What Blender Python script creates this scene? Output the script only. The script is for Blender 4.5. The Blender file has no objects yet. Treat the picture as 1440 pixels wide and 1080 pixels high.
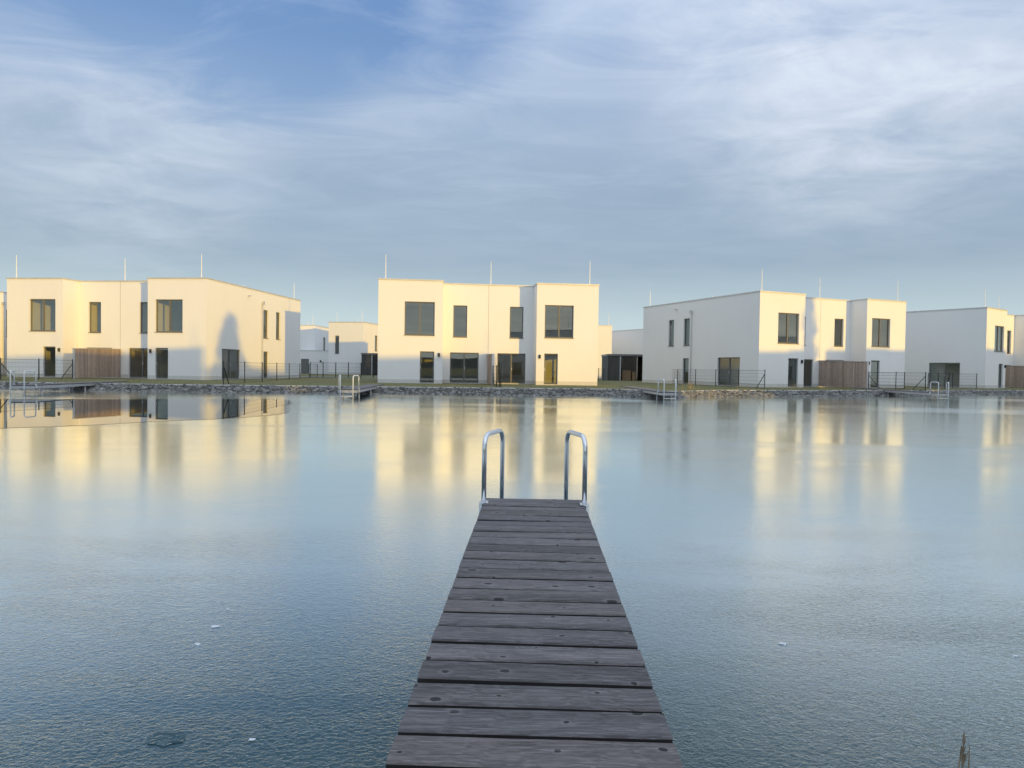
import bpy, math, random
from mathutils import Vector, Matrix, noise
R = math.radians
random.seed(7)
SC = bpy.context.scene
COL = SC.collection

# ------------------------------------------------------------------ nodes
def mat(name):
    m = bpy.data.materials.new(name); m.use_nodes = True
    nt = m.node_tree; nt.nodes.clear()
    return m, nt
def N(nt, typ, inp=None, **props):
    n = nt.nodes.new(typ)
    for k, v in props.items(): setattr(n, k, v)
    for k, v in (inp or {}).items():
        s = n.inputs[k]
        if isinstance(v, bpy.types.NodeSocket): nt.links.new(v, s)
        else: s.default_value = v
    return n
def ramp(nt, fac, stops, interp='LINEAR'):
    n = nt.nodes.new('ShaderNodeValToRGB'); n.color_ramp.interpolation = interp
    el = n.color_ramp.elements
    while len(el) < len(stops): el.new(0.5)
    for e, (p, c) in zip(el, stops):
        e.position = p; e.color = c if len(c) == 4 else (*c, 1)
    nt.links.new(fac, n.inputs[0]); return n.outputs[0]
def mix(nt, fac, a, b, mode='MIX'):
    n = nt.nodes.new('ShaderNodeMix'); n.data_type = 'RGBA'; n.blend_type = mode
    for s, v in ((n.inputs[0], fac), (n.inputs[6], a), (n.inputs[7], b)):
        if isinstance(v, bpy.types.NodeSocket): nt.links.new(v, s)
        else: s.default_value = v if not isinstance(v, tuple) else ((*v, 1) if len(v) == 3 else v)
    return n.outputs[2]
def math_(nt, op, a, b=0.0, c=0.0, clamp=False):
    n = nt.nodes.new('ShaderNodeMath'); n.operation = op; n.use_clamp = clamp
    for s, v in zip(n.inputs, (a, b, c)):
        if isinstance(v, bpy.types.NodeSocket): nt.links.new(v, s)
        else: s.default_value = v
    return n.outputs[0]
def out(nt, sh): N(nt, 'ShaderNodeOutputMaterial', {'Surface': sh})
def mapping(nt, coord='Object', scale=(1, 1, 1), rot=(0, 0, 0)):
    tc = N(nt, 'ShaderNodeTexCoord')
    return N(nt, 'ShaderNodeMapping', {'Vector': tc.outputs[coord], 'Scale': scale, 'Rotation': rot}).outputs[0]
def geo_pos(nt, scale=(1, 1, 1), rot=(0, 0, 0)):
    g = N(nt, 'ShaderNodeNewGeometry')
    return N(nt, 'ShaderNodeMapping', {'Vector': g.outputs['Position'], 'Scale': scale, 'Rotation': rot}).outputs[0]
def tex(nt, vec, scale, detail=4, rough=.55, dist=0.0):
    return N(nt, 'ShaderNodeTexNoise', {'Vector': vec, 'Scale': scale, 'Detail': detail, 'Roughness': rough, 'Distortion': dist}).outputs['Fac']
def principled(nt, **kw):
    return N(nt, 'ShaderNodeBsdfPrincipled', {k.replace('_', ' '): v for k, v in kw.items()})
def bump(nt, h, strength, dist):
    return N(nt, 'ShaderNodeBump', {'Height': h, 'Strength': strength, 'Distance': dist}).outputs[0]

M = {}
def noisy(name, a, b, scale, rough=.8, bs=0.0, bd=.01, bscale=None, metallic=0.0, detail=5, stretch=(1, 1, 1)):
    m, nt = mat(name)
    v = mapping(nt, 'Object', stretch)
    c = ramp(nt, tex(nt, v, scale, detail), [(.3, a), (.7, b)])
    kw = dict(Base_Color=c, Roughness=rough, Metallic=metallic)
    if bs: kw['Normal'] = bump(nt, tex(nt, v, bscale or scale * 6, 3), bs, bd)
    out(nt, principled(nt, **kw).outputs[0]); M[name] = m
    return m

def make_materials():
    # render plaster: fine grain, faint weather marks
    m, nt = mat('plaster')
    v = mapping(nt)
    big = tex(nt, mapping(nt, 'Object', (1, 1, .35)), .7, 6, .6)
    c = ramp(nt, big, [(.25, (.81, .808, .80)), (.5, (.835, .833, .826)), (.8, (.85, .848, .842))])
    g = tex(nt, v, 55, 3, .7)
    c = mix(nt, .10, c, ramp(nt, g, [(.35, (.56, .555, .54)), (.65, (.93, .92, .905))]))
    out(nt, principled(nt, Base_Color=c, Roughness=.92, Normal=bump(nt, g, .35, .006)).outputs[0]); M['plaster'] = m
    noisy('plinth', (.60, .59, .565), (.66, .65, .62), 2, .9, .3, .004, 60)
    noisy('coping', (.55, .55, .55), (.66, .66, .66), 3, .42, metallic=.3)
    noisy('roof_gravel', (.25, .25, .24), (.4, .39, .37), 14, .95, .6, .03)
    noisy('frame', (.13, .13, .128), (.175, .174, .17), 9, .36)
    noisy('joint', (.30, .29, .27), (.36, .35, .33), 4, .9)
    noisy('zinc', (.52, .53, .54), (.62, .63, .64), 6, .45, metallic=.5)
    noisy('rod', (.82, .82, .82), (.88, .88, .88), 6, .35, metallic=.1)
    noisy('inner', (.60, .585, .55), (.68, .66, .63), 1.2, .9)
    noisy('inner_floor', (.16, .12, .085), (.25, .19, .13), 3, .5, stretch=(1, 9, 1))
    noisy('fence', (.018, .02, .023), (.03, .032, .036), 8, .5)
    noisy('slats', (.045, .045, .046), (.075, .073, .07), 3, .6, .2, .01, 10, stretch=(1, 1, .1))
    noisy('crate', (.30, .20, .12), (.42, .29, .17), 8, .8)
    noisy('lamp_black', (.012, .012, .013), (.02, .02, .021), 8, .4)
    noisy('edging', (.46, .45, .43), (.56, .55, .52), 3, .9)
    noisy('gravel', (.15, .145, .14), (.27, .26, .245), 18, .95, .6, .03)
    noisy('bank_soil', (.05, .048, .042), (.10, .095, .085), 14, .95, .6, .03)
    noisy('rock', (.075, .075, .073), (.31, .305, .29), 3.0, .9, .5, .03, 9)
    noisy('hills', (.030, .045, .035), (.055, .065, .05), .02, 1)
    noisy('bark', (.06, .048, .038), (.11, .09, .07), 6, .9, .5, .02, stretch=(1, 1, .2))
    noisy('leaf', (.04, .055, .02), (.09, .10, .035), 1.5, .7)
    noisy('drygrass', (.34, .26, .13), (.48, .38, .2), 5, .9)
    noisy('reed', (.17, .13, .09), (.28, .22, .15), 9, .85)
    noisy('ice_chip', (.55, .6, .66), (.75, .78, .82), 20, .35)
    # board sides with the gap shade painted in, then the dock steel
    noisy('board_gap_shade', (.012, .011, .011), (.028, .026, .025), 8, .9)
    noisy('dock_steel', (.38, .38, .385), (.50, .50, .505), 5, .5, metallic=.4)
    # brushed stainless handrail
    m, nt = mat('stainless')
    v = mapping(nt, 'Object', (60, 60, 3))
    r_ = ramp(nt, tex(nt, v, 4, 3), [(.3, (.13,) * 3), (.7, (.24,) * 3)])
    out(nt, principled(nt, Base_Color=(.72, .74, .77, 1), Metallic=.92, Roughness=r_).outputs[0]); M['stainless'] = m
    m, nt = mat('white_steel')
    out(nt, principled(nt, Base_Color=(.72, .73, .73, 1), Metallic=.25, Roughness=.35).outputs[0]); M['white_steel'] = m
    # glazing: reflection over clear view inside
    m, nt = mat('glass')
    fr = math_(nt, 'POWER', N(nt, 'ShaderNodeLayerWeight', {'Blend': .5}).outputs['Facing'], 4.5)
    fac = math_(nt, 'MULTIPLY_ADD', fr, .85, .10, clamp=True)
    sh = N(nt, 'ShaderNodeMixShader', {0: fac, 1: N(nt, 'ShaderNodeBsdfTransparent', {'Color': (.93, .945, .93, 1)}).outputs[0],
                                       2: N(nt, 'ShaderNodeBsdfGlossy', {'Color': (.9, .95, .95, 1), 'Roughness': .0}).outputs[0]})
    out(nt, sh.outputs[0]); M['glass'] = m
    # lawn
    m, nt = mat('lawn')
    p = geo_pos(nt)
    a = tex(nt, p, .5, 6, .65); b = tex(nt, p, 9, 4, .7)
    c = ramp(nt, a, [(.32, (.075, .088, .030)), (.5, (.13, .135, .045)), (.68, (.21, .18, .075))])
    c = mix(nt, .5, c, ramp(nt, b, [(.3, (.05, .06, .022)), (.7, (.24, .22, .09))]))
    out(nt, principled(nt, Base_Color=c, Roughness=.95, Normal=bump(nt, b, .8, .05)).outputs[0]); M['lawn'] = m
    # ---- frozen lake
    m, nt = mat('ice')
    p = geo_pos(nt)
    gust = tex(nt, geo_pos(nt, (.055, .15, 1), (0, 0, R(-14))), 1.0, 4, .55, .6)
    mott = tex(nt, geo_pos(nt, (.5, .8, 1)), 1.0, 3, .5)
    fine = tex(nt, geo_pos(nt, (1, 1.6, 1), (0, 0, R(-22))), 34, 3, .62, .8)
    fine2 = tex(nt, geo_pos(nt, (1, 1.3, 1), (0, 0, R(35))), 12, 2, .5, .4)
    h = math_(nt, 'ADD', math_(nt, 'MULTIPLY', fine, 1.0), math_(nt, 'MULTIPLY', fine2, .55))
    st = ramp(nt, gust, [(.34, (.95,) * 3), (.48, (.40,) * 3), (.58, (.34,) * 3), (.72, (.75,) * 3)])
    rg = ramp(nt, gust, [(.36, (.17,) * 3), (.5, (.105,) * 3), (.7, (.12,) * 3)])
    c = ramp(nt, mott, [(.3, (.022, .055, .068)), (.7, (.040, .085, .098))])
    py = N(nt, 'ShaderNodeSeparateXYZ', {0: N(nt, 'ShaderNodeNewGeometry').outputs['Position']}).outputs[1]
    near = N(nt, 'ShaderNodeMapRange', {0: py, 1: 2.4, 2: 8.5, 3: 1.0, 4: .22}, interpolation_type='SMOOTHSTEP').outputs[0]   # rougher frost round the dock
    pat = N(nt, 'ShaderNodeMapRange', {0: tex(nt, geo_pos(nt, (.30, .85, 1), (0, 0, R(-10))), 1.0, 4, .6, .8), 1: .35, 2: .65, 3: .55, 4: 1.35}).outputs[0]
    st = math_(nt, 'MULTIPLY', math_(nt, 'MULTIPLY', N(nt, 'ShaderNodeSeparateColor', {0: st}).outputs[0], near), pat)
    nrm = N(nt, 'ShaderNodeBump', {'Height': h, 'Strength': st, 'Distance': .0078}).outputs[0]
    fc = N(nt, 'ShaderNodeLayerWeight', {'Blend': .5, 'Normal': nrm}).outputs['Facing']
    fac = ramp(nt, fc, [(0, (.02,) * 3), (.42, (.03,) * 3), (.53, (.07,) * 3), (.64, (.42,) * 3), (.74, (.88,) * 3), (.86, (.97,) * 3), (1, (1,) * 3)])
    df = N(nt, 'ShaderNodeBsdfDiffuse', {'Color': c, 'Normal': nrm}).outputs[0]
    gl = N(nt, 'ShaderNodeBsdfGlossy', {'Color': (.96, 1, .97, 1), 'Roughness': rg, 'Normal': nrm}).outputs[0]
    out(nt, N(nt, 'ShaderNodeMixShader', {0: fac, 1: df, 2: gl}).outputs[0]); M['ice'] = m
    m, nt = mat('open_water')
    at = N(nt, 'ShaderNodeAttribute', attribute_name='melt').outputs['Fac']
    br = math_(nt, 'MULTIPLY', math_(nt, 'SUBTRACT', tex(nt, geo_pos(nt), 3.5, 4, .6), .5), 1.3)
    fac = N(nt, 'ShaderNodeMapRange', {0: math_(nt, 'ADD', at, br), 1: .22, 2: .72}, interpolation_type='SMOOTHSTEP').outputs[0]
    pw = principled(nt, Base_Color=(.02, .035, .04, 1), Roughness=.012, IOR=1.45).outputs[0]
    out(nt, N(nt, 'ShaderNodeMixShader', {0: fac, 1: N(nt, 'ShaderNodeBsdfTransparent').outputs[0], 2: pw}).outputs[0]); M['open_water'] = m
    # ---- weathered deck boards (own dock): grain along local x, one tone per board
    def boards(name, base_lo, base_hi, along, pitch_scale, knots=True, dark=(.012, .011, .013)):
        m, nt = mat(name)
        g = N(nt, 'ShaderNodeNewGeometry'); rnd = g.outputs['Random Per Island']
        tc = N(nt, 'ShaderNodeTexCoord')
        off = N(nt, 'ShaderNodeCombineXYZ', {0: math_(nt, 'MULTIPLY', rnd, 37.0), 1: math_(nt, 'MULTIPLY', rnd, 91.0), 2: math_(nt, 'MULTIPLY', rnd, 53.0)}).outputs[0]
        v = N(nt, 'ShaderNodeVectorMath', {0: tc.outputs['Object'], 1: off}, operation='ADD').outputs[0]
        sc = [1.0, 1.0, 1.0]; sc[along] = .07
        vs = N(nt, 'ShaderNodeMapping', {'Vector': v, 'Scale': sc}).outputs[0]
        warp = tex(nt, v, 5, 2)
        vs2 = N(nt, 'ShaderNodeVectorMath', {0: vs, 1: N(nt, 'ShaderNodeCombineXYZ', {0: math_(nt, 'MULTIPLY', warp, .05), 1: math_(nt, 'MULTIPLY', warp, .05), 2: math_(nt, 'MULTIPLY', warp, .05)}).outputs[0]}, operation='ADD').outputs[0]
        grain = tex(nt, vs2, 105 * pitch_scale, 6, .72)
        broad = tex(nt, vs2, 11 * pitch_scale, 3, .5)
        c = ramp(nt, grain, [(.34, dark), (.45, base_lo), (.62, base_hi)])
        c = mix(nt, .45, c, ramp(nt, broad, [(.3, base_lo), (.7, base_hi)]))
        tone = ramp(nt, rnd, [(0, (.74, .73, .76)), (.3, (1.05, 1.0, .97)), (.6, (.88, .88, .93)), (1, (1.2, 1.16, 1.17))])
        c = mix(nt, 1.0, c, tone, 'MULTIPLY')
        hgt = grain
        if knots:
            kv = N(nt, 'ShaderNodeMapping', {'Vector': v, 'Scale': (4.2, 6.0, .001)}).outputs[0]
            vo = N(nt, 'ShaderNodeTexVoronoi', {'Vector': kv, 'Scale': 1.0, 'Randomness': 1.0}, voronoi_dimensions='2D')
            pick = N(nt, 'ShaderNodeSeparateColor', {0: vo.outputs['Color']})
            on = math_(nt, 'GREATER_THAN', pick.outputs[0], .25)
            size = math_(nt, 'MULTIPLY_ADD', math_(nt, 'POWER', pick.outputs[1], 2.0), .085, .034)
            d = math_(nt, 'ADD', vo.outputs['Distance'], math_(nt, 'MULTIPLY', math_(nt, 'SUBTRACT', tex(nt, v, 60, 2), .5), .07))
            k = math_(nt, 'MULTIPLY', math_(nt, 'SUBTRACT', 1.0, math_(nt, 'DIVIDE', d, size), clamp=True), on)
            k = math_(nt, 'MULTIPLY', k, 4.5, clamp=True)
            ring = math_(nt, 'MULTIPLY', math_(nt, 'SUBTRACT', 1.0, math_(nt, 'DIVIDE', d, math_(nt, 'MULTIPLY', size, 2.2)), clamp=True), on)
            c = mix(nt, math_(nt, 'MULTIPLY', ring, .5), c, (base_hi[0] * 1.15, base_hi[1] * 1.12, base_hi[2] * 1.1))
            c = mix(nt, k, c, (.006, .006, .008))
            # pale worn splinters
            sp = tex(nt, N(nt, 'ShaderNodeMapping', {'Vector': v, 'Scale': (1.6, 26, 1)}).outputs[0], 3, 4, .7)
            c = mix(nt, ramp(nt, sp, [(.60, (0, 0, 0)), (.72, (.5, .5, .5))]), c, (.36, .35, .38))
            hgt = math_(nt, 'SUBTRACT', grain, k)
        out(nt, principled(nt, Base_Color=c, Roughness=.62, Normal=bump(nt, hgt, .55, .004)).outputs[0]); M[name] = m
    boards('deck_wood', (.038, .035, .036), (.20, .187, .190), 0, 1.0)
    boards('screen_wood', (.31, .24, .195), (.58, .475, .40), 2, .6, False, (.09, .06, .045))
    boards('far_deck', (.10, .098, .10), (.2, .195, .195), 0, .6, False)
make_materials()

# ------------------------------------------------------------------ mesh helpers
class MB:
    def __init__(s): s.v = []; s.f = []
    def quad(s, a, b, c, d):
        i = len(s.v); s.v += [tuple(a), tuple(b), tuple(c), tuple(d)]; s.f.append((i, i + 1, i + 2, i + 3))
    def box(s, x0, x1, y0, y1, z0, z1, mtx=None):
        P = [Vector(p) for p in ((x0, y0, z0), (x1, y0, z0), (x1, y1, z0), (x0, y1, z0), (x0, y0, z1), (x1, y0, z1), (x1, y1, z1), (x0, y1, z1))]
        if mtx is not None: P = [mtx @ p for p in P]
        i = len(s.v); s.v += [tuple(p) for p in P]
        s.f += [tuple(i + k for k in q) for q in ((3, 2, 1, 0), (4, 5, 6, 7), (0, 1, 5, 4), (1, 2, 6, 5), (2, 3, 7, 6), (3, 0, 4, 7))]
    def tube(s, pts, r, n=8, caps=True):
        pts = [Vector(p) for p in pts]; rr = r if isinstance(r, (list, tuple)) else [r] * len(pts)
        base = len(s.v); up = None
        for k, p in enumerate(pts):
            t = (pts[min(k + 1, len(pts) - 1)] - pts[max(k - 1, 0)]).normalized()
            if up is None:
                up = Vector((0, 0, 1)) if abs(t.z) < .9 else Vector((1, 0, 0))
            a = (up - t * up.dot(t)).normalized(); up = a; b = t.cross(a)
            for j in range(n):
                q = 2 * math.pi * j / n
                s.v.append(tuple(p + (a * math.cos(q) + b * math.sin(q)) * rr[k]))
        for k in range(len(pts) - 1):
            for j in range(n):
                s.f.append((base + k * n + j, base + k * n + (j + 1) % n, base + (k + 1) * n + (j + 1) % n, base + (k + 1) * n + j))
        if caps:
            s.f.append(tuple(base + j for j in reversed(range(n)))); e = base + (len(pts) - 1) * n
            s.f.append(tuple(e + j for j in range(n)))
    def build(s, name, m, parent=None, smooth=False, bevel=0.0):
        me = bpy.data.meshes.new(name); me.from_pydata(s.v, [], s.f); me.update()
        if smooth: me.polygons.foreach_set('use_smooth', [True] * len(me.polygons))
        me.materials.append(M[m] if isinstance(m, str) else m)
        o = bpy.data.objects.new(name, me); COL.objects.link(o)
        if parent is not None: o.parent = parent
        if bevel:
            b = o.modifiers.new('bevel', 'BEVEL'); b.width = bevel; b.segments = 2; b.limit_method = 'ANGLE'
        return o
def tag(o, label=None, cat=None, group=None, kind=None):
    for k, v in (('label', label), ('category', cat), ('group', group), ('kind', kind)):
        if v: o[k] = v
    return o
def empty(name, loc=(0, 0, 0), rz=0.0, label=None, cat=None, group=None):
    o = bpy.data.objects.new(name, None); COL.objects.link(o)
    o.location = loc; o.rotation_euler = (0, 0, R(rz)); o.empty_display_size = .3
    return tag(o, label, cat, group)
def dup(o, parent=None):
    c = o.copy(); COL.objects.link(c)
    if parent is not None: c.parent = parent
    for ch in list(o.children): dup(ch, c)
    return c
GZ = .33          # lawn level above the ice

# ------------------------------------------------------------------ houses
def offset_poly(P, d):          # P counter-clockwise, d > 0 outward
    o = []; n = len(P)
    for i in range(n):
        a, b, c = Vector(P[i - 1]), Vector(P[i]), Vector(P[(i + 1) % n])
        e1 = (b - a).normalized(); e2 = (c - b).normalized()
        n1 = Vector((e1.y, -e1.x)); n2 = Vector((e2.y, -e2.x))
        m = (n1 + n2) / (1 + n1.dot(n2)); o.append(b + m * d)
    return o
def house(root, plan, H, openings, rods, pipes=(), lamps=(), joints=(), slab=3.0, partitions=()):
    """plan: CCW 2D polygon; openings: (edge, u0, u1, z0, z1, kind)"""
    n = len(plan); wall = MB()
    for e in range(n):
        a = Vector((*plan[e], 0)); b = Vector((*plan[(e + 1) % n], 0)); L = (b - a).length
        t = (b - a) / L; nr = Vector((t.y, -t.x, 0)); up = Vector((0, 0, 1))
        ops = [o for o in openings if o[0] == e]
        us = sorted({0, L, *[o[1] for o in ops], *[o[2] for o in ops]}); zs = sorted({-.2, H, *[o[3] for o in ops], *[o[4] for o in ops]})
        P = lambda u, z, d=0: a + t * u + up * z + nr * d
        for i in range(len(us) - 1):
            for j in range(len(zs) - 1):
                um, zm = (us[i] + us[i + 1]) / 2, (zs[j] + zs[j + 1]) / 2
                if any(o[1] < um < o[2] and o[3] < zm < o[4] for o in ops): continue
                wall.quad(P(us[i], zs[j]), P(us[i + 1], zs[j]), P(us[i + 1], zs[j + 1]), P(us[i], zs[j + 1]))
        # plinth band, interrupted at doors
        cuts = sorted([(o[1], o[2]) for o in ops if o[3] < .3]); x = 0.0
        for c0, c1 in cuts + [(L, L)]:
            if c0 - x > .05:
                q = [P(x, -.1, .012), P(c0, -.1, .012), P(c0, .30, .012), P(x, .30, .012), P(c0, .30, 0), P(x, .30, 0)]
                pl = MB(); pl.quad(*q[:4]); pl.quad(q[3], q[2], q[4], q[5]); pl.build('plinth', 'plinth', root)
            x = c1
        D = .17
        for (_, u0, u1, z0, z1, kind) in ops:
            wall.quad(P(u0, z0), P(u0, z0, -D), P(u0, z1, -D), P(u0, z1)); wall.quad(P(u1, z0, -D), P(u1, z0), P(u1, z1), P(u1, z1, -D))
            wall.quad(P(u0, z1, -D), P(u1, z1, -D), P(u1, z1), P(u0, z1)); wall.quad(P(u0, z0), P(u1, z0), P(u1, z0, -D), P(u0, z0, -D))
            mt = Matrix(((t.x, -nr.x, 0, a.x), (t.y, -nr.y, 0, a.y), (0, 0, 1, 0), (0, 0, 0, 1)))   # u, inward, z
            f = MB(); fw = .075; y0, y1 = .11, .185
            f.box(u0, u0 + fw, y0, y1, z0, z1, mt); f.box(u1 - fw, u1, y0, y1, z0, z1, mt)
            f.box(u0 + fw, u1 - fw, y0, y1, z1 - fw, z1, mt); f.box(u0 + fw, u1 - fw, y0, y1, z0, z0 + fw, mt)
            mids = []
            if kind in ('double', 'slider', 'ddoor'):
                uc = (u0 + u1) / 2; mids = [uc]; f.box(uc - .055, uc + .055, y0 - .012, y1, z0 + fw, z1 - fw, mt)
            isdoor = kind in ('door', 'ddoor', 'slider')
            fo = f.build('glazed_door' if isdoor else 'window', 'frame', root, bevel=.006)
            edges = [u0 + fw] + [m_ + s_ for m_ in mids for s_ in (-.055, .055)] + [u1 - fw]
            pn = MB()
            for k in range(0, len(edges), 2): pn.box(edges[k], edges[k + 1], y0 + .035, y0 + .055, z0 + fw, z1 - fw, mt)
            pn.build('pane', 'glass', fo)
            if not isdoor:
                sl = MB(); sl.box(u0 - .03, u1 + .03, -.045, .115, z0 - .035, z0 + .004, mt); sl.build('sill', 'frame', fo)
            else:
                sl = MB(); sl.box(u0 + .001, u1 - .001, -.05, .109, z0 - .05, z0 + .006, mt); sl.build('threshold', 'zinc', fo)
                hd = MB(); hu = (mids[0] + .03) if mids else u0 + .05
                hd.box(hu - .02, hu + .02, y0 - .065, y0 - .012, z0 + .98, z0 + 1.16, mt); hd.build('handle', 'zinc', fo)
    wall.build('wall', 'plaster', root)
    # roof deck, coping, inner floors
    r = MB(); i0 = 0; r.v += [(*p, H - .28) for p in plan]; r.f.append(tuple(range(n)))
    ro = r.build('roof', 'roof_gravel', root)
    c = MB(); oo = offset_poly(plan, .045); ii = offset_poly(plan, -.30); z0, z1 = H - .035, H + .05
    for i in range(n):
        j = (i + 1) % n
        c.quad((*oo[i], z1), (*oo[j], z1), (*ii[j], z1), (*ii[i], z1)); c.quad((*oo[i], z0), (*oo[j], z0), (*oo[j], z1), (*oo[i], z1))
        c.quad((*ii[j], z0 - .3), (*ii[i], z0 - .3), (*ii[i], z1), (*ii[j], z1)); c.quad((*oo[j], z0), (*oo[i], z0), (*plan[i], z0), (*plan[j], z0))
    c.build('coping', 'coping', ro)
    s = MB(); q = offset_poly(plan, -.19)
    for z in (slab - .15, slab + .15):
        k = len(s.v); s.v += [(*p, z) for p in q]; s.f.append(tuple(range(k, k + n)))
    for (x0, x1, y0, y1, *zz) in partitions: s.box(x0, x1, y0, y1, (zz or [.04])[0], H - .3)
    s.build('inner_wall', 'inner', root)
    g = MB(); g.v += [(*p, .03) for p in q]; g.f.append(tuple(range(n))); g.build('inner_floor', 'inner_floor', root)
    for x, y, h in rods:
        b = MB(); b.tube([(x, y, H - .2), (x, y, H - .2 + h * .55), (x, y, H - .2 + h)], [.04, .032, .02], 6)
        b.tube([(x, y, H - .28), (x, y, H - .12)], [.16, .12], 8); b.build('lightning_rod', 'rod', ro)
    for (x, y, nx, ny, zt) in pipes:
        b = MB(); cx, cy = x + nx * .09, y + ny * .09
        b.tube([(cx, cy, .02), (cx, cy, zt)], .045, 8)
        b.box(cx - .14, cx + .14, cy - .075, cy + .075, zt, zt + .26); b.build('downpipe', 'zinc', root)
        b = MB(); b.box(cx + ny * .3 - .1 + nx * 0, cx + ny * .3 + .1, cy - nx * 2.2 - .1, cy - nx * 2.2 + .1, H - .62, H - .56); b.build('overflow_spout', 'zinc', root)
    for (x, y, nx, ny, z) in lamps:
        b = MB(); px, py = x + nx * .07, y + ny * .07
        b.tube([(px, py, z - .13), (px, py, z + .13)], .075, 10); b.box(px - .03, px + .03, py - .069 if ny else py - .03, py + .069 if ny else py + .03, z - .05, z + .05)
        b.build('wall_lamp', 'lamp_black', root)
    for (x, y, nx, ny, z0, z1) in joints:
        b = MB(); b.box(x - .012, x + .012, y - .004, y + .002, z0, z1); b.build('expansion_joint', 'joint', root)

W, BAY, REC, DEP, HH = 15.5, 4.45, 1.6, 15.5, 7.2
semi_plan = [(0, 0), (BAY, 0), (BAY, REC), (W - BAY, REC), (W - BAY, 0), (W, 0), (W, DEP), (0, DEP)]
ops = []
def sym(e0, e1, L1, u0, u1, z0, z1, k):
    ops.append((e0, u0, u1, z0, z1, k)); ops.append((e1, L1 - u1, L1 - u0, z0, z1, k))
sym(0, 4, BAY, 1.80, 3.87, 3.38, 5.70, 'double')
sym(0, 4, BAY, 2.89, 3.87, .06, 2.26, 'door')
ops += [(2, .75, 1.75, 3.38, 5.66, 'single'), (2, 6.6 - 1.75, 6.6 - .75, 3.38, 5.66, 'single')]
ops += [(2, .55, 2.62, .06, 2.26, 'ddoor'), (2, 6.6 - 2.62, 6.6 - .55, .06, 2.26, 'ddoor')]
for (u0, u1, z0, z1, k) in ((2.03, 4.66, .06, 2.30, 'slider'), (8.35, 9.2, 3.38, 5.72, 'single'), (10.6, 11.4, 3.38, 5.72, 'single'), (8.4, 9.25, .06, 2.28, 'door')):
    ops.append((5, u0, u1, z0, z1, k)); ops.append((7, DEP - u1, DEP - u0, z0, z1, k))
for u in (2.2, 12.3):
    ops.append((6, u, u + 1.0, 3.38, 5.66, 'single')); ops.append((6, u, u + 1.1, .06, 2.26, 'door'))
HG = 'two-storey white houses round the lake'
semi = empty('semi_detached_house')
house(semi, semi_plan, HH, ops,
      rods=[(.45, .35, 1.95), (W / 2 + .15, REC + .3, 1.95), (W - .6, .35, 1.95), (W - .45, DEP - .4, 1.8), (.45, DEP - .4, 1.8), (W - .5, 6, .45), (.5, 6, .45)],
      pipes=[(W, 8.05, 1, 0, 6.1), (0, 8.05, -1, 0, 6.1)],
      lamps=[(4.2, 0, 0, -1, 2.03), (W - 4.2, 0, 0, -1, 2.03)],
      joints=[(W / 2, REC, 0, -1, 0.02, HH - .04)],
      partitions=[(W / 2 - .1, W / 2 + .1, REC + .2, DEP - .2), (.2, W / 2 - .11, 6.4, 6.55), (W / 2 + .11, W - .2, 6.4, 6.55),
                  (1.33, 1.47, .22, 6.39), (11.15, 11.29, .22, 6.39), (4.72, 4.86, REC + .22, 6.39, 3.16), (8.9, 9.04, REC + .22, 6.39, 3.16)])
def place(src, x, y, rz, label, first=False, group=HG, name=None):
    o = src if first else dup(src)
    o.location = (x, y, GZ - .03); o.rotation_euler = (0, 0, R(rz)); tag(o, label, 'house', group)
    return o
HS = {}
def front_corner_from_right(x, y, rz): return x - W * math.cos(R(rz)), y - W * math.sin(R(rz))
HS['mid'] = (-9.3, 46.7, 6.3)
place(semi, *HS['mid'], 'white two-storey house seen face on, nearly all sunlit, straight beyond the dock ladder', True)
x, y = front_corner_from_right(-21.6, 47.7, -6.6); HS['one'] = (x, y, -6.6)
place(semi, *HS['one'], 'sunlit white house with the pointed shadow of a tree on its side wall')
HS['three'] = (18.4, 50.5, 22.4)
place(semi, *HS['three'], 'white house with a long shaded side wall and an irregular tree shadow on its recess')
HS['four'] = (42.0, 60.0, 35)
place(semi, *HS['four'], 'white house with a blank shaded flank and one wide glass slider')
HS['zero'] = (-57.4, 51.1, -21)
zero = place(semi, *HS['zero'], 'white house showing only a sunlit sliver between the frame edge and its neighbour')
zero.scale = (1, 1, .91)
# second row
back = empty('back_house')
bplan = [(0, 3), (1, 3), (1, 0), (6.1, 0), (6.1, 16), (0, 16)]
house(back, bplan, HH, [(2, .95, 1.55, 2.9, 5.35, 'single'), (0, .55, .95, 3.9, 5.3, 'single'), (3, 4, 5, 3.4, 5.6, 'single')],
      rods=[(.6, 3.4, 1.8), (4.4, 2.0, .9), (5.7, .4, 1.9)], lamps=[], partitions=[(.3, 5.8, 6, 6.2)])
def place_back(px_right_x, y, rz, label, first=False):
    place(back, px_right_x - 6.1 * math.cos(R(rz)), y - 6.1 * math.sin(R(rz)), rz, label, first)
place_back(-20.3, 92, -11, 'pale back-row house with one tall narrow window, beside the street lamp', True)
place_back(-29.6, 101, -3, 'shaded back-row house, a narrow strip with a thin sunlit top, past the tree-shadowed house')
place_back(13.5, 92, 4, 'fully sunlit strip of back-row house showing beyond the house straight ahead')
place(back, 23.0, 91.4, 30, 'shaded grey-white back-row house rising behind the open dark carport')
# garage link between the two back houses
g = empty('garage', (-31.5, 97, GZ - .02), 0, 'low shaded garage wall linking two back-row houses', 'garage')
b = MB(); b.box(0, 5.6, 0, 6, 0, 3.3); b.build('wall', 'plaster', g)
b = MB(); b.box(-.05, 5.65, -.05, 6.05, 3.3, 3.38); b.build('roof', 'coping', g)
b = MB(); b.box(3.9, 4.1, -.14, -.002, 1.7, 1.95); b.build('wall_lamp', 'lamp_black', g)
b = MB(); b.box(1.2, 2.3, -.05, -.004, .05, 2.15); b.build('door', 'frame', g)

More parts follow.
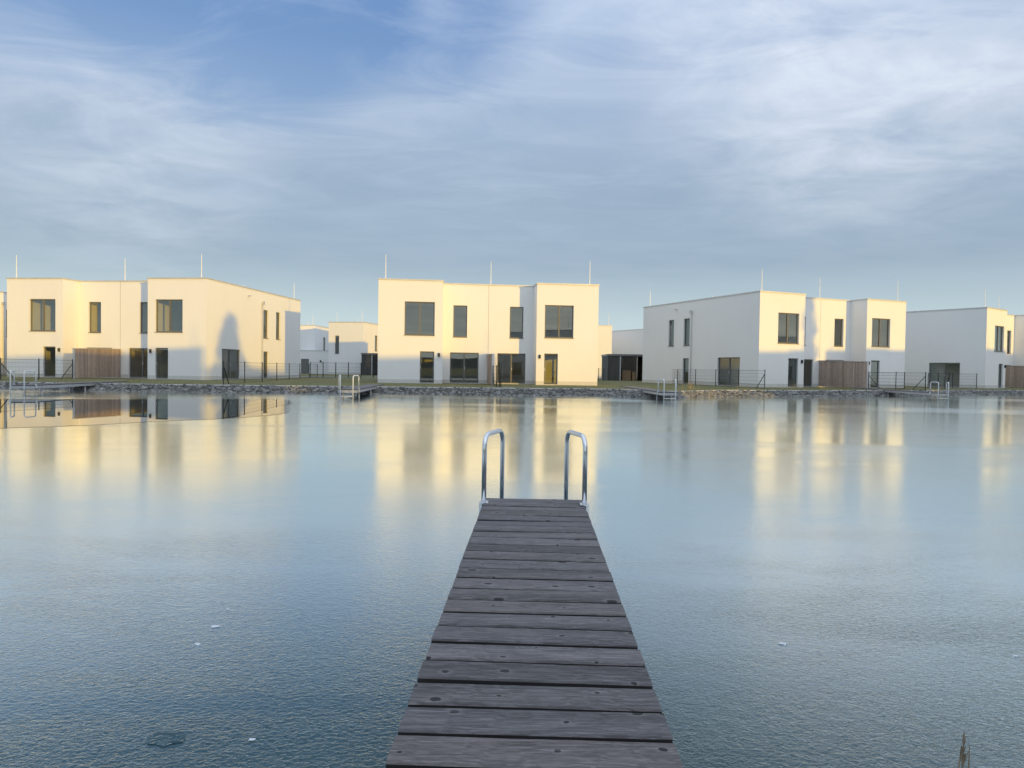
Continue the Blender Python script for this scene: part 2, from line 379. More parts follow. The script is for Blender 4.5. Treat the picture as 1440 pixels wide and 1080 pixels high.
# near bank, behind the photographer: the same houses, they cast the long shadows
SUN_AZ, SUN_EL = 39.4, 4.2
sx, sy = math.sin(R(SUN_AZ)), math.cos(R(SUN_AZ))
def st(s, t): return (s * sy - t * (-sx) * -1 if False else s * sy + t * -sx, s * sx + t * sy)
for s_max, t, lab in ((13.4, -16, 'white lakeside house nearest behind the wooden dock'),
                      (30.2, -31, 'white lakeside house behind the conical tree'),
                      (53.6, -33, 'white lakeside house behind the tall slim tree'),
                      (70.3, -31, 'white lakeside house at the far end of the sunny bank'),
                      (85.9, -31, 'white lakeside house beyond the sunny bank row')):
    x, y = st(s_max, t)
    place(semi, x, y, 180 + SUN_AZ, lab, group='white houses on the near bank')

# ------------------------------------------------------------------ terrace screens and fences
def loc2w(h, lx, ly):
    x, y, rz = HS[h]; c, s = math.cos(R(rz)), math.sin(R(rz))
    return x + lx * c - ly * s, y + lx * s + ly * c
SG = 'wooden terrace screens'
def screen(h, label):
    x, y = loc2w(h, W / 2, REC - .03)
    o = empty('privacy_screen', (x, y, GZ), HS[h][2], label, 'screen', SG)
    p = MB(); L = 4.5; k = 0; yy = 0.0
    while yy < L - .05:
        w = random.choice((.11, .13, .15, .17)); d = random.uniform(-.006, .006); z1 = 2.12 - yy / L * .1
        p.box(-.06 + d, .06 + d, -min(yy + w, L), -yy - .006, .05 + random.uniform(0, .02), z1); yy += w
    p.build('board_panel', 'screen_wood', o)
    c = MB(); c.box(-.11, .11, -L - .05, 0, 0, .05); ob = c.build('cap', 'coping', o); ob.location = (0, 0, 2.125); ob.rotation_euler = (R(1.27), 0, 0)
    e = MB(); e.box(-.075, .075, -L - .03, -L - .004, .0, 2.03); e.build('end_board', 'coping', o)
    return o
screen('one', 'pale weathered wooden terrace screen, top catching the sun, left of a glazed door'.replace(' left of', ' beside'))
screen('mid', 'wooden terrace screen seen edge on between two glazed double doors')
screen('three', 'dark brown wooden terrace screen in full shade before the tree-shadowed recess')
screen('four', 'wooden terrace screen cut by the frame edge, before the house with the blank flank')
FG = 'dark wire garden fences'
def fence(pts, label, h=1.3, step=2.5, braces=(), cell=.1, wire=.0035, thick=.03, group=FG):
    """pts: world polyline; posts every step, mesh between"""
    x0, y0 = pts[0]; o = empty('wire_fence', (x0, y0, GZ - .02), 0, label, 'fence', group)
    Pp = [Vector((x - x0, y - y0, 0)) for x, y in pts]; posts = []; mesh = MB()
    for a, b in zip(Pp, Pp[1:]):
        L = (b - a).length; k = max(1, round(L / step)); t = (b - a) / L
        posts += [a + (b - a) * i / k for i in range(k)]
        n = int(L / cell)
        for i in range(n):
            q = a + t * (i + .5) * cell; nn = Vector((-t.y, t.x, 0)) * wire; tt = t * wire
            z0, z1 = .04, h - .04
            mesh.quad(q - tt + Vector((0, 0, z0)), q + tt + Vector((0, 0, z0)), q + tt + Vector((0, 0, z1)), q - tt + Vector((0, 0, z1)))
        zz = [.05, .3, .55, .8, 1.05, h - .04]
        for z in zz:
            r_ = .009 if z in (zz[0], zz[1], zz[-1]) else .004
            mesh.tube([a + Vector((0, 0, z)), b + Vector((0, 0, z))], r_, 4, False)
    posts.append(Pp[-1])
    for p in posts:
        b = MB(); b.tube([p, p + Vector((0, 0, h + .03))], thick, 8); b.build('post', 'fence', o)
    mesh.build('wire_mesh', 'fence', o)
    for (i, d) in braces:     # post index, direction along fence
        p = posts[i]; t = (posts[i + d] - p).normalized()
        b = MB(); b.tube([p + Vector((0, 0, h - .25)), p + t * 1.0 + Vector((0, 0, .02))], .025, 6); b.build('brace', 'fence', o)
    return o
for h, lab, n in (('one', 'dark wire fence from the sun-topped wooden screen towards the lake', 2),
                  ('mid', 'dark wire fence seen end on before the edge-on wooden screen', 2),
                  ('three', 'dark wire fence from the fully shaded brown screen to the lake', 2)):
    a = loc2w(h, W / 2, REC - .03 - 4.62); b = loc2w(h, W / 2, REC - .03 - 4.62 - (5.6 if h != 'three' else 4.5))
    fence([a, b], lab, braces=((0, 1), (2, -1)))
fence([(-15.9, 37.2), (-18.9, 65.5)], 'long wire fence passing the tree-shadowed side wall', step=4.0, braces=((0, 1),))
fence([(-19.6, 65.6), (-12.4, 66.4)], 'dark double-rod fence crossing behind the sunny lawn gap', h=1.5, step=1.3, cell=.06, thick=.04)
fence([(17.2, 46.0), (13.2, 66.0)], 'wire fence along the foot of the long shaded side wall', step=3.6, braces=((0, 1),))
fence([(7.6, 63.5), (10.2, 71.5)], 'short dark fence between the sunlit house and the open carport', step=2.8)
fence([(30.2, 52.0), (24.5, 66.0)], 'wire fence ending at a tall plain post by the lawn corner of the blank flank', step=3.5)
fence([(34.6, 53.5), (35.9, 58.3), (41.4, 62.2)][0:2] + [(40.5, 58.9)], 'wire fence before the wide glass slider of the blank flank', step=2.6, braces=((0, 1),))

# ------------------------------------------------------------------ carports, lamp
def carport(x0, x1, y, d, label, crates):
    o = empty('carport', (x0, y, GZ - .02), 0, label, 'carport'); w = x1 - x0
    b = MB(); k = int(w / .14)
    for i in range(k): b.box(i * .14, i * .14 + .125, d - .04, d, 0, 2.7)
    b.box(-.04, 0, 0, d, 0, 2.7); b.box(w, w + .04, 0, d, 0, 2.7)
    b.build('slat_wall', 'slats', o)
    b = MB()
    for i in range(9): b.box(i * .14, i * .14 + .128, -.03, 0, 0, 2.66)
    b.build('front_panel', 'slats', o)
    b = MB(); b.box(-.1, w + .1, -.1, d + .1, 2.7, 2.92); b.build('roof', 'frame', o)
    b = MB(); b.box(1.27, 1.37, -.06, .04, 0, 2.69); b.build('post', 'zinc', o)
    for i, (cx, cw, ch) in enumerate(crates):
        c = empty('wooden_crate', (x0 + cx, y + 1.2, GZ), 0, ('wide slatted wooden crate inside the open carport', 'narrow slatted wooden crate beside a wider one inside the carport')[i], 'crate')
        m = MB()
        for j in range(7): m.box(0, cw, 0, .03, j * ch / 7, (j + .85) * ch / 7)
        for j in range(7): m.box(0, cw, .77, .8, j * ch / 7, (j + .85) * ch / 7)
        m.build('side_boards', 'crate', c)
        m = MB(); m.box(0, .06, .03, .77, 0, ch); m.box(cw - .06, cw, .03, .77, 0, ch); m.build('corner_post', 'crate', c)
carport(10.5, 14.6, 74, 5, 'open dark slatted carport holding wooden crates, behind the sunny lawn', [(1.75, .95, 1.15), (2.85, .4, 1.0)])
carport(-19.6, -15.5, 88, 5, 'dark slatted carport by the street lamp, partly hidden by a sunlit house', [])
lp = empty('street_lamp', (-14.05, 72, GZ), 0, 'tall slim street lamp with a black bell-shaped head beside the sunlit house', 'street lamp')
b = MB(); b.tube([(0, 0, 0), (0, 0, 1), (0, 0, 5.15)], [.06, .045, .036], 10); b.build('pole', 'fence', lp)
b = MB(); b.tube([(0, 0, 5.1), (0, 0, 5.2), (0, 0, 5.45), (0, 0, 5.68), (0, 0, 5.8)], [.23, .20, .12, .10, .03], 14); b.build('lamp_head', 'lamp_black', lp)
b = MB(); b.tube([(0, 0, 5.8), (-.1, 0, 5.98), (-.04, 0, 6.12), (.04, 0, 6.08)], .015, 6); b.build('hanger', 'lamp_black', lp)

# ------------------------------------------------------------------ docks
def arc(pts, r, n=6):           # rounded polyline
    P = [Vector(p) for p in pts]; o = [P[0]]
    for a, b, c in zip(P, P[1:], P[2:]):
        u, v = (a - b).normalized(), (c - b).normalized(); s, e = b + u * r, b + v * r
        for k in range(n + 1):
            q = k / n; o.append(s * (1 - q) ** 2 + b * 2 * q * (1 - q) + e * q * q)
    return o + [P[-1]]
def dock(name, loc, ang, L, w, pitch, wood, steel, label, group, rail_y=(.29, -.20), ladder_w=.56, rail_top=.55, deck=.34, rail_mat='stainless', tube=.0195):
    """local: y = 0 at the far (ladder) end, boards run along x, the walkway runs to y = -L"""
    o = empty(name, (loc[0], loc[1], 0), ang, label, 'dock', group)
    d = MB(); y = 0.0; r_ = random.Random(3)
    while y > -L:
        gap = .023 + r_.uniform(-.004, .004); e = r_.uniform(-.0018, .0018); z = r_.uniform(-.0025, .0025); tw = r_.uniform(-.003, .003)
        y1 = y - pitch + gap; i = len(d.v); x0, x1 = -w / 2 + e, w / 2 + e
        nseg = 6
        for k in range(nseg + 1):
            q = k / nseg; x = x0 + (x1 - x0) * q; zz = deck + z + tw * (q - .5) * 2; j0, j1 = r_.uniform(-.0012, .0012), r_.uniform(-.0012, .0012)
            c = .006
            d.v += [(x, y + j0, zz - c), (x, y + j0 - c, zz), (x, y1 + j1 + c, zz), (x, y1 + j1, zz - c), (x, y1 + j1, zz - .032), (x, y + j0, zz - .032)]
        for k in range(nseg):
            for m_ in range(6):
                a, b2 = i + k * 6 + m_, i + k * 6 + (m_ + 1) % 6
                d.f.append((a, b2, b2 + 6, a + 6))
        d.f.append(tuple(i + m_ for m_ in reversed(range(6)))); d.f.append(tuple(i + nseg * 6 + m_ for m_ in range(6)))
        y -= pitch
    dm = d.build('deck', wood, o).data; dm.materials.append(M['board_gap_shade'])  # near-black on sides, undersides and ends stands in for shade between boards
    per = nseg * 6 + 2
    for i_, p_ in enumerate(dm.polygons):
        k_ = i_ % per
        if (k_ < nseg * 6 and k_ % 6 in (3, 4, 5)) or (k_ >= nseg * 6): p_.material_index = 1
    f = MB(); z0, z1 = deck - .16, deck - .035
    f.box(-w / 2 + .004, -w / 2 + .05, -L, -.02, z0, z1); f.box(w / 2 - .05, w / 2 - .004, -L, -.02, z0, z1); f.box(-w / 2 + .05, w / 2 - .05, -.06, -.02, z0, z1)
    f.build('edge_beam', steel, o)
    k = 0
    for py in (-.9, -L * .5):
        for s in (-1, 1):
            p = MB(); p.tube([(s * (w / 2 - .09), py, -.8), (s * (w / 2 - .09), py, z0 + .01)], .04, 8); p.build('support_post', steel, o, True)
    lad = None
    lad = MB(); 
    for k, z in enumerate((.1, -.15)): lad.box(-ladder_w / 2 + tube, ladder_w / 2 - tube, rail_y[0] - .06, rail_y[0] + .03, z - .02, z + .01)
    lo = lad.build('ladder', rail_mat, o)
    for s in (-1, 1):
        a = (s * (w / 2 - .005), rail_y[1], deck - .02); xf = s * ladder_w / 2
        pts = arc([(a[0], a[1], deck - .02), (a[0], a[1], deck + rail_top), (xf, rail_y[0], deck + rail_top), (xf, rail_y[0], -.6)], .12)
        t = MB(); t.tube(pts, tube, 12); h = t.build('handrail', rail_mat, lo, True)
        br = MB(); br.box(a[0] - .035, a[0] + .035, a[1] - .05, a[1] + .05, deck + .003, deck + .012); br.box(a[0] + s * .012, a[0] + s * .035, a[1] - .05, a[1] + .05, deck - .12, deck + .002)
        br.build('bracket', rail_mat, h)
    return o
own = dock('wooden_dock', (.197, 5.62), -1.8, 9.0, .815, .1665, 'deck_wood', 'dock_steel', 'dark weathered plank dock with steel ladder rails running out from the photographer', None, rail_y=(.26, -.235))
DG = 'docks along the far shore'
dk = dict(w=.90, pitch=.145, wood='far_deck', steel='dock_steel', group=DG, rail_y=(.25, -.3), rail_top=.62, rail_mat='white_steel', tube=.026, deck=.40)
d1 = dock('lake_dock', (-21.6, 29.7), 180 + 6.3, 9.4, label='low dock with white ladder before the sun-topped wooden screen', **dk)
d2 = dup(d1); d2.location = (-7.42, 30.5, 0); d2.rotation_euler = (0, 0, R(183.7)); tag(d2, 'short dock with white ladder in front of the sunny lawn gap')
d3 = dock('lake_dock', (7.7, 33.2), 180.5, 11.6, label='dock with white ladder over the sunlit stones', **dk)
for (x, y, rz, lab) in ((25.1, 39.5, 175, 'long shaded dock with white ladder below the blank flank'),
                        (45.2, 48.6, 174, 'dock at the frame edge below the cut-off wooden screen')):
    c = dup(d3); c.location = (x, y, 0); c.rotation_euler = (0, 0, R(rz)); tag(c, lab)

# ------------------------------------------------------------------ lake, shore, ground
SH = [(-26.2, 34.6), (-15.3, 34.6), (-8.2, 35.4), (-1.1, 36.2), (4.9, 37.4), (8.2, 35.4), (11.7, 38.8), (16.1, 40.6), (25.7, 45.5), (33, 49.5), (40.5, 52.5), (47, 51), (50, 40), (47, 24), (38, 11), (24, 3.5), (12, .4), (0, -1.6), (-20, -3), (-40, 0), (-52, 12), (-50, 26), (-40, 33)]
CX, CY = 2.0, 20.0
def cr(p0, p1, p2, p3, t):
    return tuple(.5 * ((2 * b) + (-a + c) * t + (2 * a - 5 * b + 4 * c - d) * t * t + (-a + 3 * b - 3 * c + d) * t ** 3) for a, b, c, d in zip(p0, p1, p2, p3))
curve = []
for i in range(len(SH)):
    for k in range(14): curve.append(cr(SH[i - 1], SH[i], SH[(i + 1) % len(SH)], SH[(i + 2) % len(SH)], k / 14))
curve = [(x + .22 * noise.noise((x * .5, y * .5, 3)), y + .22 * noise.noise((x * .5, y * .5, 9))) for x, y in curve]
def ring(d):
    o = []
    for x, y in curve:
        r = math.hypot(x - CX, y - CY); k = (r + d) / r; o.append((CX + (x - CX) * k, CY + (y - CY) * k))
    return o
def rings(name, spec, m):
    b = MB(); n = len(curve)
    for d, z in spec: b.v += [(x, y, z + (.03 * noise.noise((x * .35, y * .35, 0)) if 2.5 < d < 60 else 0)) for x, y in ring(d)]
    for k in range(len(spec) - 1):
        for i in range(n):
            j = (i + 1) % n; b.f.append((k * n + i, k * n + j, (k + 1) * n + j, (k + 1) * n + i))
    o = b.build(name, m, None, True); o['kind'] = 'structure'; return o
rings('ground', [(-1.2, -.55), (0, -.06), (1.3, GZ - .06), (1.6, GZ - .02), (3.2, GZ), (5, GZ), (8, GZ), (12, GZ - .01), (18, GZ), (30, GZ), (60, GZ), (150, GZ), (600, GZ), (4000, GZ)], 'lawn')
rings('path', [(1.46, GZ - .02), (1.46, GZ + .03), (1.62, GZ + .035), (1.62, GZ - .03)], 'edging')
rings('shore', [(-.9, -.40), (0, -.045), (1.3, GZ - .045), (1.44, GZ - .012)], 'bank_soil')
b = MB(); b.v = [(x, y, 0) for x, y in ring(.4)]; b.f = [tuple(range(len(curve)))]
ice = b.build('ice', 'ice'); tag(ice, 'thin blue-grey ice sheet covering the lake', kind='structure')
pool = [(-10.7, 14.2), (-8.4, 16.6), (-6.5, 19.4), (-7.4, 23), (-9.4, 28.4), (-13, 27.6), (-19.4, 25.6), (-30, 24), (-38, 22), (-36, 12), (-24, 9.5), (-16, 11)]
pc = []
for i in range(len(pool)):
    for k in range(8):
        q = cr(pool[i - 1], pool[i], pool[(i + 1) % len(pool)], pool[(i + 2) % len(pool)], k / 8)
        pc.append((q[0] + .12 * noise.noise((q[0], q[1], 0)), q[1] + .12 * noise.noise((q[0], q[1], 7)), .004))
n = len(pc); mx, my = -20.0, 18.5; b = MB()
b.v = pc + [(mx + (x - mx) * .955, my + (y - my) * .955, z) for x, y, z in pc]
b.f = [(k, (k + 1) % n, n + (k + 1) % n, n + k) for k in range(n)] + [tuple(range(n, 2 * n))]
wo = b.build('water', 'open_water'); tag(wo, 'patch of clear unfrozen water mirroring the house', kind='structure')
at = wo.data.attributes.new('melt', 'FLOAT', 'POINT'); at.data.foreach_set('value', [0.0] * n + [1.0] * n)
# gravel service lane behind the lawn gap
b = MB(); b.box(-30, -9, 66.8, 71, GZ - .3, GZ + .012); b.build('lane', 'gravel')['kind'] = 'structure'

# riprap: broken stone along the far waterline
base_v, base_f = [], []
ph = (1 + 5 ** .5) / 2
ico = [(-1, ph, 0), (1, ph, 0), (-1, -ph, 0), (1, -ph, 0), (0, -1, ph), (0, 1, ph), (0, -1, -ph), (0, 1, -ph), (ph, 0, -1), (ph, 0, 1), (-ph, 0, -1), (-ph, 0, 1)]
icf = [(0, 11, 5), (0, 5, 1), (0, 1, 7), (0, 7, 10), (0, 10, 11), (1, 5, 9), (5, 11, 4), (11, 10, 2), (10, 7, 6), (7, 1, 8), (3, 9, 4), (3, 4, 2), (3, 2, 6), (3, 6, 8), (3, 8, 9), (4, 9, 5), (2, 4, 11), (6, 2, 10), (8, 6, 7), (9, 8, 1)]
rr = random.Random(11); b = MB()
for i in range(len(curve)):
    (x0, y0), (x1, y1) = curve[i], curve[(i + 1) % len(curve)]
    if y0 < 27 and not (x0 > 40): continue
    L = math.hypot(x1 - x0, y1 - y0); vx, vy = x0 - CX, y0 - CY; rl = math.hypot(vx, vy); vx /= rl; vy /= rl
    for _ in range(int(L * 110)):
        u = rr.random(); d = rr.uniform(-.25, 1.42); s = rr.choice((.04, .045, .05, .06, .075, .10)) * rr.uniform(.8, 1.2)
        px, py = x0 + (x1 - x0) * u + vx * d, y0 + (y1 - y0) * u + vy * d
        pz = -.06 + max(0, d) / 1.3 * (GZ) + rr.uniform(-.02, .06)
        rot = Matrix.Rotation(rr.uniform(0, 6.3), 3, Vector((rr.uniform(-1, 1), rr.uniform(-1, 1), rr.uniform(-1, 1))).normalized())
        sc = Vector((rr.uniform(.7, 1.3), rr.uniform(.7, 1.3), rr.uniform(.5, .9))) * s / 1.7; k = len(b.v)
        for v in ico:
            q = rot @ Vector(v) * rr.uniform(.8, 1.15); b.v.append((px + q.x * sc.x, py + q.y * sc.y, pz + q.z * sc.z))
        b.f += [tuple(k + j for j in f) for f in icf]
tag(b.build('riprap_stones', 'rock'), 'broken grey stones lining the far waterline', kind='stuff')

# short grass along the shore and lawns
b = MB(); rr = random.Random(5)
for i in range(len(curve)):
    (x0, y0), (x1, y1) = curve[i], curve[(i + 1) % len(curve)]
    if y0 < 27: continue
    L = math.hypot(x1 - x0, y1 - y0); vx, vy = x0 - CX, y0 - CY; rl = math.hypot(vx, vy); vx /= rl; vy /= rl
    for _ in range(int(L * 110)):
        u = rr.random(); d = 1.7 + rr.random() ** 1.6 * 9; px, py = x0 + (x1 - x0) * u + vx * d, y0 + (y1 - y0) * u + vy * d
        h = rr.uniform(.03, .085); a = rr.uniform(0, 3.14); w = .012; k = len(b.v); lx, ly = rr.uniform(-.03, .03), rr.uniform(-.03, .03)
        b.v += [(px - w * math.cos(a), py - w * math.sin(a), GZ - .03), (px + w * math.cos(a), py + w * math.sin(a), GZ - .03), (px + lx, py + ly, GZ + h)]
        b.f.append((k, k + 1, k + 2))
tag(b.build('grass', 'lawn'), 'short winter grass on the far bank', kind='stuff')

# dry tufts at the stone edge
def blades(o, name, n, h, sp, m, seed, w=.012):
    r_ = random.Random(seed); b = MB()
    for _ in range(n):
        a = r_.uniform(0, 6.28); x, y = r_.gauss(0, sp * .3), r_.gauss(0, sp * .3); hh = h * r_.uniform(.5, 1); ln = r_.uniform(.1, .5) * hh
        dx, dy = math.cos(a), math.sin(a); prev = None
        for k in range(5):
            q = k / 4; c = Vector((x + dx * ln * q * q, y + dy * ln * q * q, hh * q * (1 - .15 * q))); s = Vector((-dy, dx, 0)) * w * (1 - q * .9)
            if prev: b.quad(prev[0], prev[1], c + s, c - s)
            prev = (c - s, c + s)
    return b.build(name, m, o)
TG = 'dry grass tufts on the stone edge'
for i, (x, y, h, lab) in enumerate(((11.2, 42.6, .75, 'dry straw tuft behind the ladder of the sunlit dock'), (14.6, 42.7, .55, 'small straw tuft on the sunlit stones'),
                                    (18.3, 44.0, .75, 'straw tuft near the braced fence post'), (21.2, 45.6, .5, 'thin straw tuft below the shaded brown screen'))):
    t = empty('dry_grass_tuft', (x, y, GZ - .06), 0, lab, 'plant', TG); blades(t, 'blades', 60, h, .7, 'drygrass', i, .008)
# reed poking up beside the dock
rd = empty('reed_clump', (1.57, 2.30, -.02), 0, 'brown withered reed tip standing in the ice near the dock', 'reed')
b = MB()
for (dx, h, ln) in ((0, .195, .012), (.02, .165, .012), (-.018, .16, .022)):
    b.tube([(dx, 0, 0), (dx + ln * .3, 0, h * .5), (dx + ln, .01, h)], [.004, .003, .0012], 6)
b.build('stem', 'reed', rd)
b = MB()
for i in range(26):
    q = random.random(); z = .095 + .09 * q; x = .008 + random.uniform(-.016, .016) * (1 - q); b.tube([(x * .3, 0, z), (x, random.uniform(-.01, .01), z + .03)], [.003, .0008], 5)
b.build('seed_head', 'reed', rd)
# bits of ice frozen on the sheet
for i, (x, y, s, lab) in enumerate(((-1.59, 3.63, .034, 'tiny white ice chip, the largest near the dock'), (-1.63, 3.89, .02, 'tiny white ice chip just beyond a larger one'), (-1.58, 3.40, .022, 'tiny white ice chip just nearer than a larger one'),
                                    (-.965, 2.53, .02, 'tiny white ice chip nearest the photographer'), (1.44, 3.51, .03, 'tiny white ice chip on the darker side of the dock'), (2.58, 3.40, .02, 'tiny white ice chip at the frame edge'))):
    b = MB(); r_ = random.Random(i); n = 8; s *= .75; b.v = [(s * r_.uniform(.5, 1.2) * math.cos(k * 6.283 / n), s * .6 * r_.uniform(.5, 1.2) * math.sin(k * 6.283 / n), z) for z in (0, .004) for k in range(n)]
    b.f = [tuple(range(n, 2 * n))] + [(k, (k + 1) % n, n + (k + 1) % n, n + k) for k in range(n)]
    o = b.build('ice_chip', 'ice_chip'); o.location = (x, y, 0); tag(o, lab, 'ice', 'ice chips on the frozen lake')
b = MB(); n = 14
b.v = [(.075 * math.cos(k * 6.283 / n) * (1 + .25 * math.sin(k * 3.1)), -.025 + .045 * math.sin(k * 6.283 / n) * (1 + .2 * math.cos(k * 2.3)), z + .006 * max(0, math.sin(k * 6.283 / n))) for z in (0, .007) for k in range(n)]
b.f = [tuple(range(n, 2 * n))] + [(k, (k + 1) % n, n + (k + 1) % n, n + k) for k in range(n)]
o = b.build('ice_plate', 'ice'); o.location = (-1.29, 2.55, -.004); tag(o, 'dark thin ice plate frozen at a tilt into the sheet', 'ice')

# ------------------------------------------------------------------ trees on the near bank
def tree(x, y, H, w, label, seed):
    o = empty('tree', (x, y, GZ), 0, label, 'tree'); r_ = random.Random(seed)
    t = MB(); t.tube([(0, 0, -.2), (.05, .03, H * .3), (-.03, .05, H * .6), (0, 0, H * .95)], [.17, .13, .08, .02], 9)
    for k in range(14):
        z = H * (.2 + .05 * k); a = k * 2.4; l = w * .5 * (1 - (z / H - .2) * .9)
        t.tube([(0, 0, z), (math.cos(a) * l * .6, math.sin(a) * l * .6, z + .4), (math.cos(a) * l, math.sin(a) * l, z + .6)], [.05, .03, .01], 5)
    t.build('trunk', 'bark', o)
    c = MB()
    for _ in range(int(4.6 * H * w)):
        q = r_.random(); z = H * (.10 + .88 * q); env = w * .5 * min(1, (q + .14) * 2.0) * (1 - q ** 1.4) ** .95
        a = r_.uniform(0, 6.28); rad = env * r_.random() ** .42 * r_.uniform(.75, 1.08); cc = Vector((math.cos(a) * rad, math.sin(a) * rad, z))
        cs = r_.uniform(.14, .30)
        for _ in range(52):
            p = cc + Vector((r_.gauss(0, cs), r_.gauss(0, cs), r_.gauss(0, cs * 1.2)))
            s = r_.uniform(.06, .13); u = Vector((r_.gauss(0, 1), r_.gauss(0, 1), r_.gauss(0, 1))).normalized() * s; v = u.orthogonal().normalized() * s * .6
            c.quad(p - u, p - v, p + u, p + v)
    c.build('crown', 'leaf', o)
x, y = st(15.9, -20); tree(x, y, 10.0, 7.0, 'conical tree on the near bank between two white houses', 4)
x, y = st(52.2, -22); tree(x, y, 17.0, 5.0, 'tall slim tree in front of a near-bank house', 9)
# distant low hills behind the near bank
b = MB(); n = 120
for k in range(n + 1):
    a = R(-100 + 200 * k / n) - R(90); h = 34 + 26 * noise.noise((k * .11, 0, 0)) + 8 * noise.noise((k * .5, 2, 0))
    for (r_, z) in ((1700, -3), (2100, h), (2600, h * .6)): b.v.append((r_ * math.cos(a), r_ * math.sin(a), z))
for k in range(n):
    for j in range(2): i = k * 3 + j; b.f.append((i, i + 3, i + 4, i + 1))
b.build('hills', 'hills', None, True)['kind'] = 'structure'

# ------------------------------------------------------------------ sky and sun
w = bpy.data.worlds.new('World'); SC.world = w; w.use_nodes = True
nt = w.node_tree; nt.nodes.clear()
sky = N(nt, 'ShaderNodeTexSky', sky_type='NISHITA', sun_disc=False, sun_elevation=R(SUN_EL), sun_rotation=R(180 - SUN_AZ), altitude=200, air_density=1.0, dust_density=1.0, ozone_density=1.0)
STR = .1
tc = N(nt, 'ShaderNodeTexCoord').outputs['Generated']
sep = N(nt, 'ShaderNodeSeparateXYZ', {0: tc}); X, Y, Z = sep.outputs
den = math_(nt, 'ADD', math_(nt, 'MAXIMUM', Z, 0.0), .10)
q = N(nt, 'ShaderNodeCombineXYZ', {0: math_(nt, 'DIVIDE', X, den), 1: math_(nt, 'DIVIDE', Y, den), 2: 0.0}).outputs[0]
qs = N(nt, 'ShaderNodeMapping', {'Vector': q, 'Rotation': (0, 0, R(28)), 'Scale': (1, 2.4, 1)}).outputs[0]
wis = tex(nt, qs, 1.5, 10, .62, .9)
puf = tex(nt, q, 2.6, 9, .58, .45)
def lobe(az, el, width):       # 1 near a sky direction, falling to 0
    d = (math.sin(R(az)) * math.cos(R(el)), math.cos(R(az)) * math.cos(R(el)), math.sin(R(el)))
    dt = N(nt, 'ShaderNodeVectorMath', {0: tc, 1: d}, operation='DOT_PRODUCT').outputs['Value']
    n_ = N(nt, 'ShaderNodeMapRange', {0: dt, 1: math.cos(R(width)), 2: 1.0, 3: 0.0, 4: 1.0}, interpolation_type='SMOOTHSTEP'); return n_.outputs[0]
gap = math_(nt, 'ADD', math_(nt, 'ADD', lobe(-21, 26.5, 13), math_(nt, 'MULTIPLY', lobe(-36, 27, 11), .9)), math_(nt, 'MULTIPLY', lobe(-6, 28.5, 9), .7))
bright = math_(nt, 'ADD', lobe(27, 27, 19), math_(nt, 'MULTIPLY', lobe(-30, 18, 13), .45))
veil = math_(nt, 'ADD', math_(nt, 'MULTIPLY', wis, 1.5), .10)
veil = math_(nt, 'SUBTRACT', veil, math_(nt, 'MULTIPLY', gap, .85), clamp=True)
low = N(nt, 'ShaderNodeMapRange', {0: Z, 1: .20, 2: .42, 3: .75, 4: 0.0}).outputs[0]
veil = math_(nt, 'ADD', veil, low, clamp=True)
K = 1 / STR
vcol = ramp(nt, Z, [(0.0, (.46, .555, .565)), (.07, (.385, .485, .53)), (.15, (.245, .325, .415)), (.26, (.245, .325, .435)), (.40, (.31, .395, .54)), (.62, (.74, .83, .94)), (1, (.82, .91, 1.02))])
white = math_(nt, 'MULTIPLY', ramp(nt, puf, [(.34, (.16,) * 3), (.76, (1, 1, 1))]), math_(nt, 'ADD', math_(nt, 'MULTIPLY', bright, .9), .05, clamp=True))
soft = math_(nt, 'MULTIPLY', ramp(nt, wis, [(.42, (0, 0, 0)), (.78, (1, 1, 1))]), N(nt, 'ShaderNodeMapRange', {0: Z, 1: .12, 2: .35, 3: .03, 4: .5}).outputs[0])
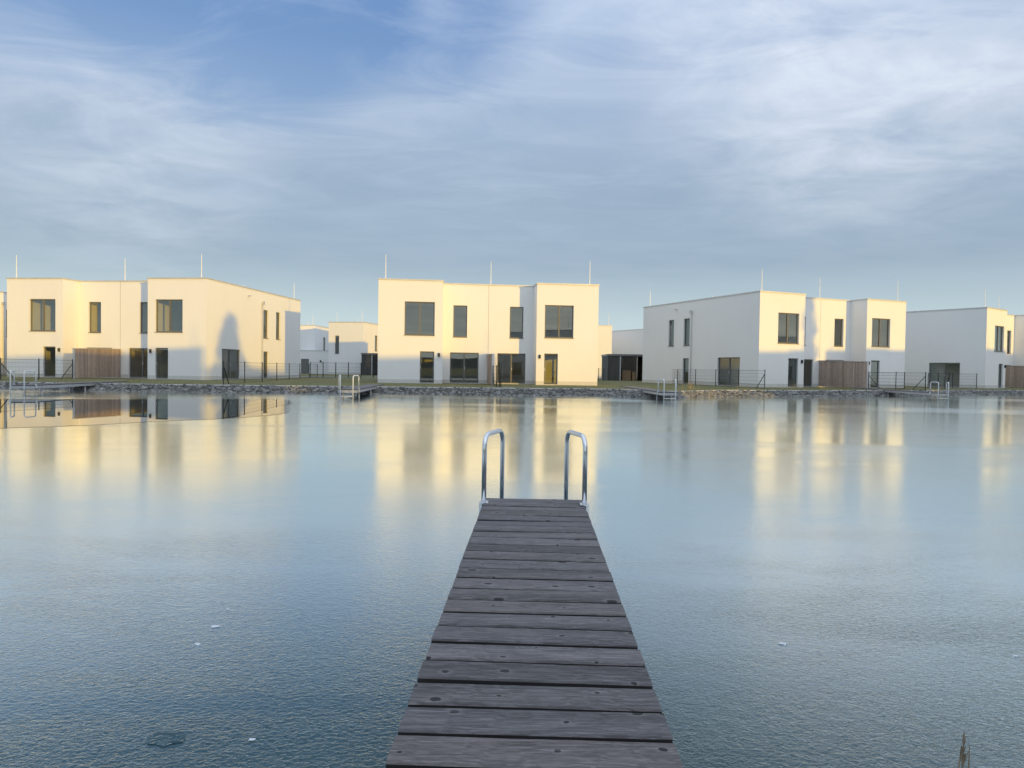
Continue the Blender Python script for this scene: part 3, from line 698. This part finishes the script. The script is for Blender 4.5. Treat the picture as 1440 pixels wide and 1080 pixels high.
vcol = mix(nt, soft, vcol, (.44, .52, .65))
vcol = mix(nt, white, vcol, (.69, .73, .80))
blue = ramp(nt, Z, [(0.0, (.36, .52, .66)), (.25, (.22, .36, .60)), (.5, (.14, .27, .56)), (1, (.09, .20, .48))])
clear = mix(nt, .72, sky.outputs[0], mix(nt, 1.0, blue, (K, K, K), 'MULTIPLY'))
vcol = mix(nt, 1.0, vcol, (K, K, K), 'MULTIPLY')
vcol = mix(nt, .12, vcol, sky.outputs[0], 'ADD')
final = mix(nt, veil, clear, vcol)
glow = math_(nt, 'MULTIPLY', lobe(180 - SUN_AZ, 4, 60), ramp(nt, wis, [(.35, (.15,) * 3), (.7, (1,) * 3)]))
final = mix(nt, lobe(180, 40, 80), final, (.06 * K, .08 * K, .10 * K), 'ADD')
final = mix(nt, glow, final, (.55 * K, .44 * K, .30 * K), 'ADD')
bg = N(nt, 'ShaderNodeBackground', {'Color': final, 'Strength': STR})
N(nt, 'ShaderNodeOutputWorld', {'Surface': bg.outputs[0]})

L = bpy.data.lights.new('sun', 'SUN'); L.energy = 2.3; L.angle = R(.5); L.color = (1.0, .60, .05)
lo = bpy.data.objects.new('sun', L); COL.objects.link(lo)
dirv = Vector((-sx * math.cos(R(SUN_EL)), sy * math.cos(R(SUN_EL)), -math.sin(R(SUN_EL))))
lo.rotation_euler = dirv.to_track_quat('-Z', 'Y').to_euler()

# ------------------------------------------------------------------ camera
cam = bpy.data.cameras.new('camera'); cam.sensor_width = 36; cam.lens = 36 * 950 / 1440; cam.clip_start = .05; cam.clip_end = 9000
co = bpy.data.objects.new('camera', cam); COL.objects.link(co); SC.camera = co
co.matrix_world = Matrix.Translation((0, 0, 1.42)) @ Matrix.Rotation(R(90) - math.atan(21 / 950), 4, 'X') @ Matrix.Rotation(.0148, 4, 'Z')
SC.view_settings.view_transform = 'Standard'; SC.view_settings.look = 'None'; SC.view_settings.exposure = 0.34; SC.view_settings.gamma = 1.0
SC.cycles.max_bounces = 8; SC.cycles.transparent_max_bounces = 12
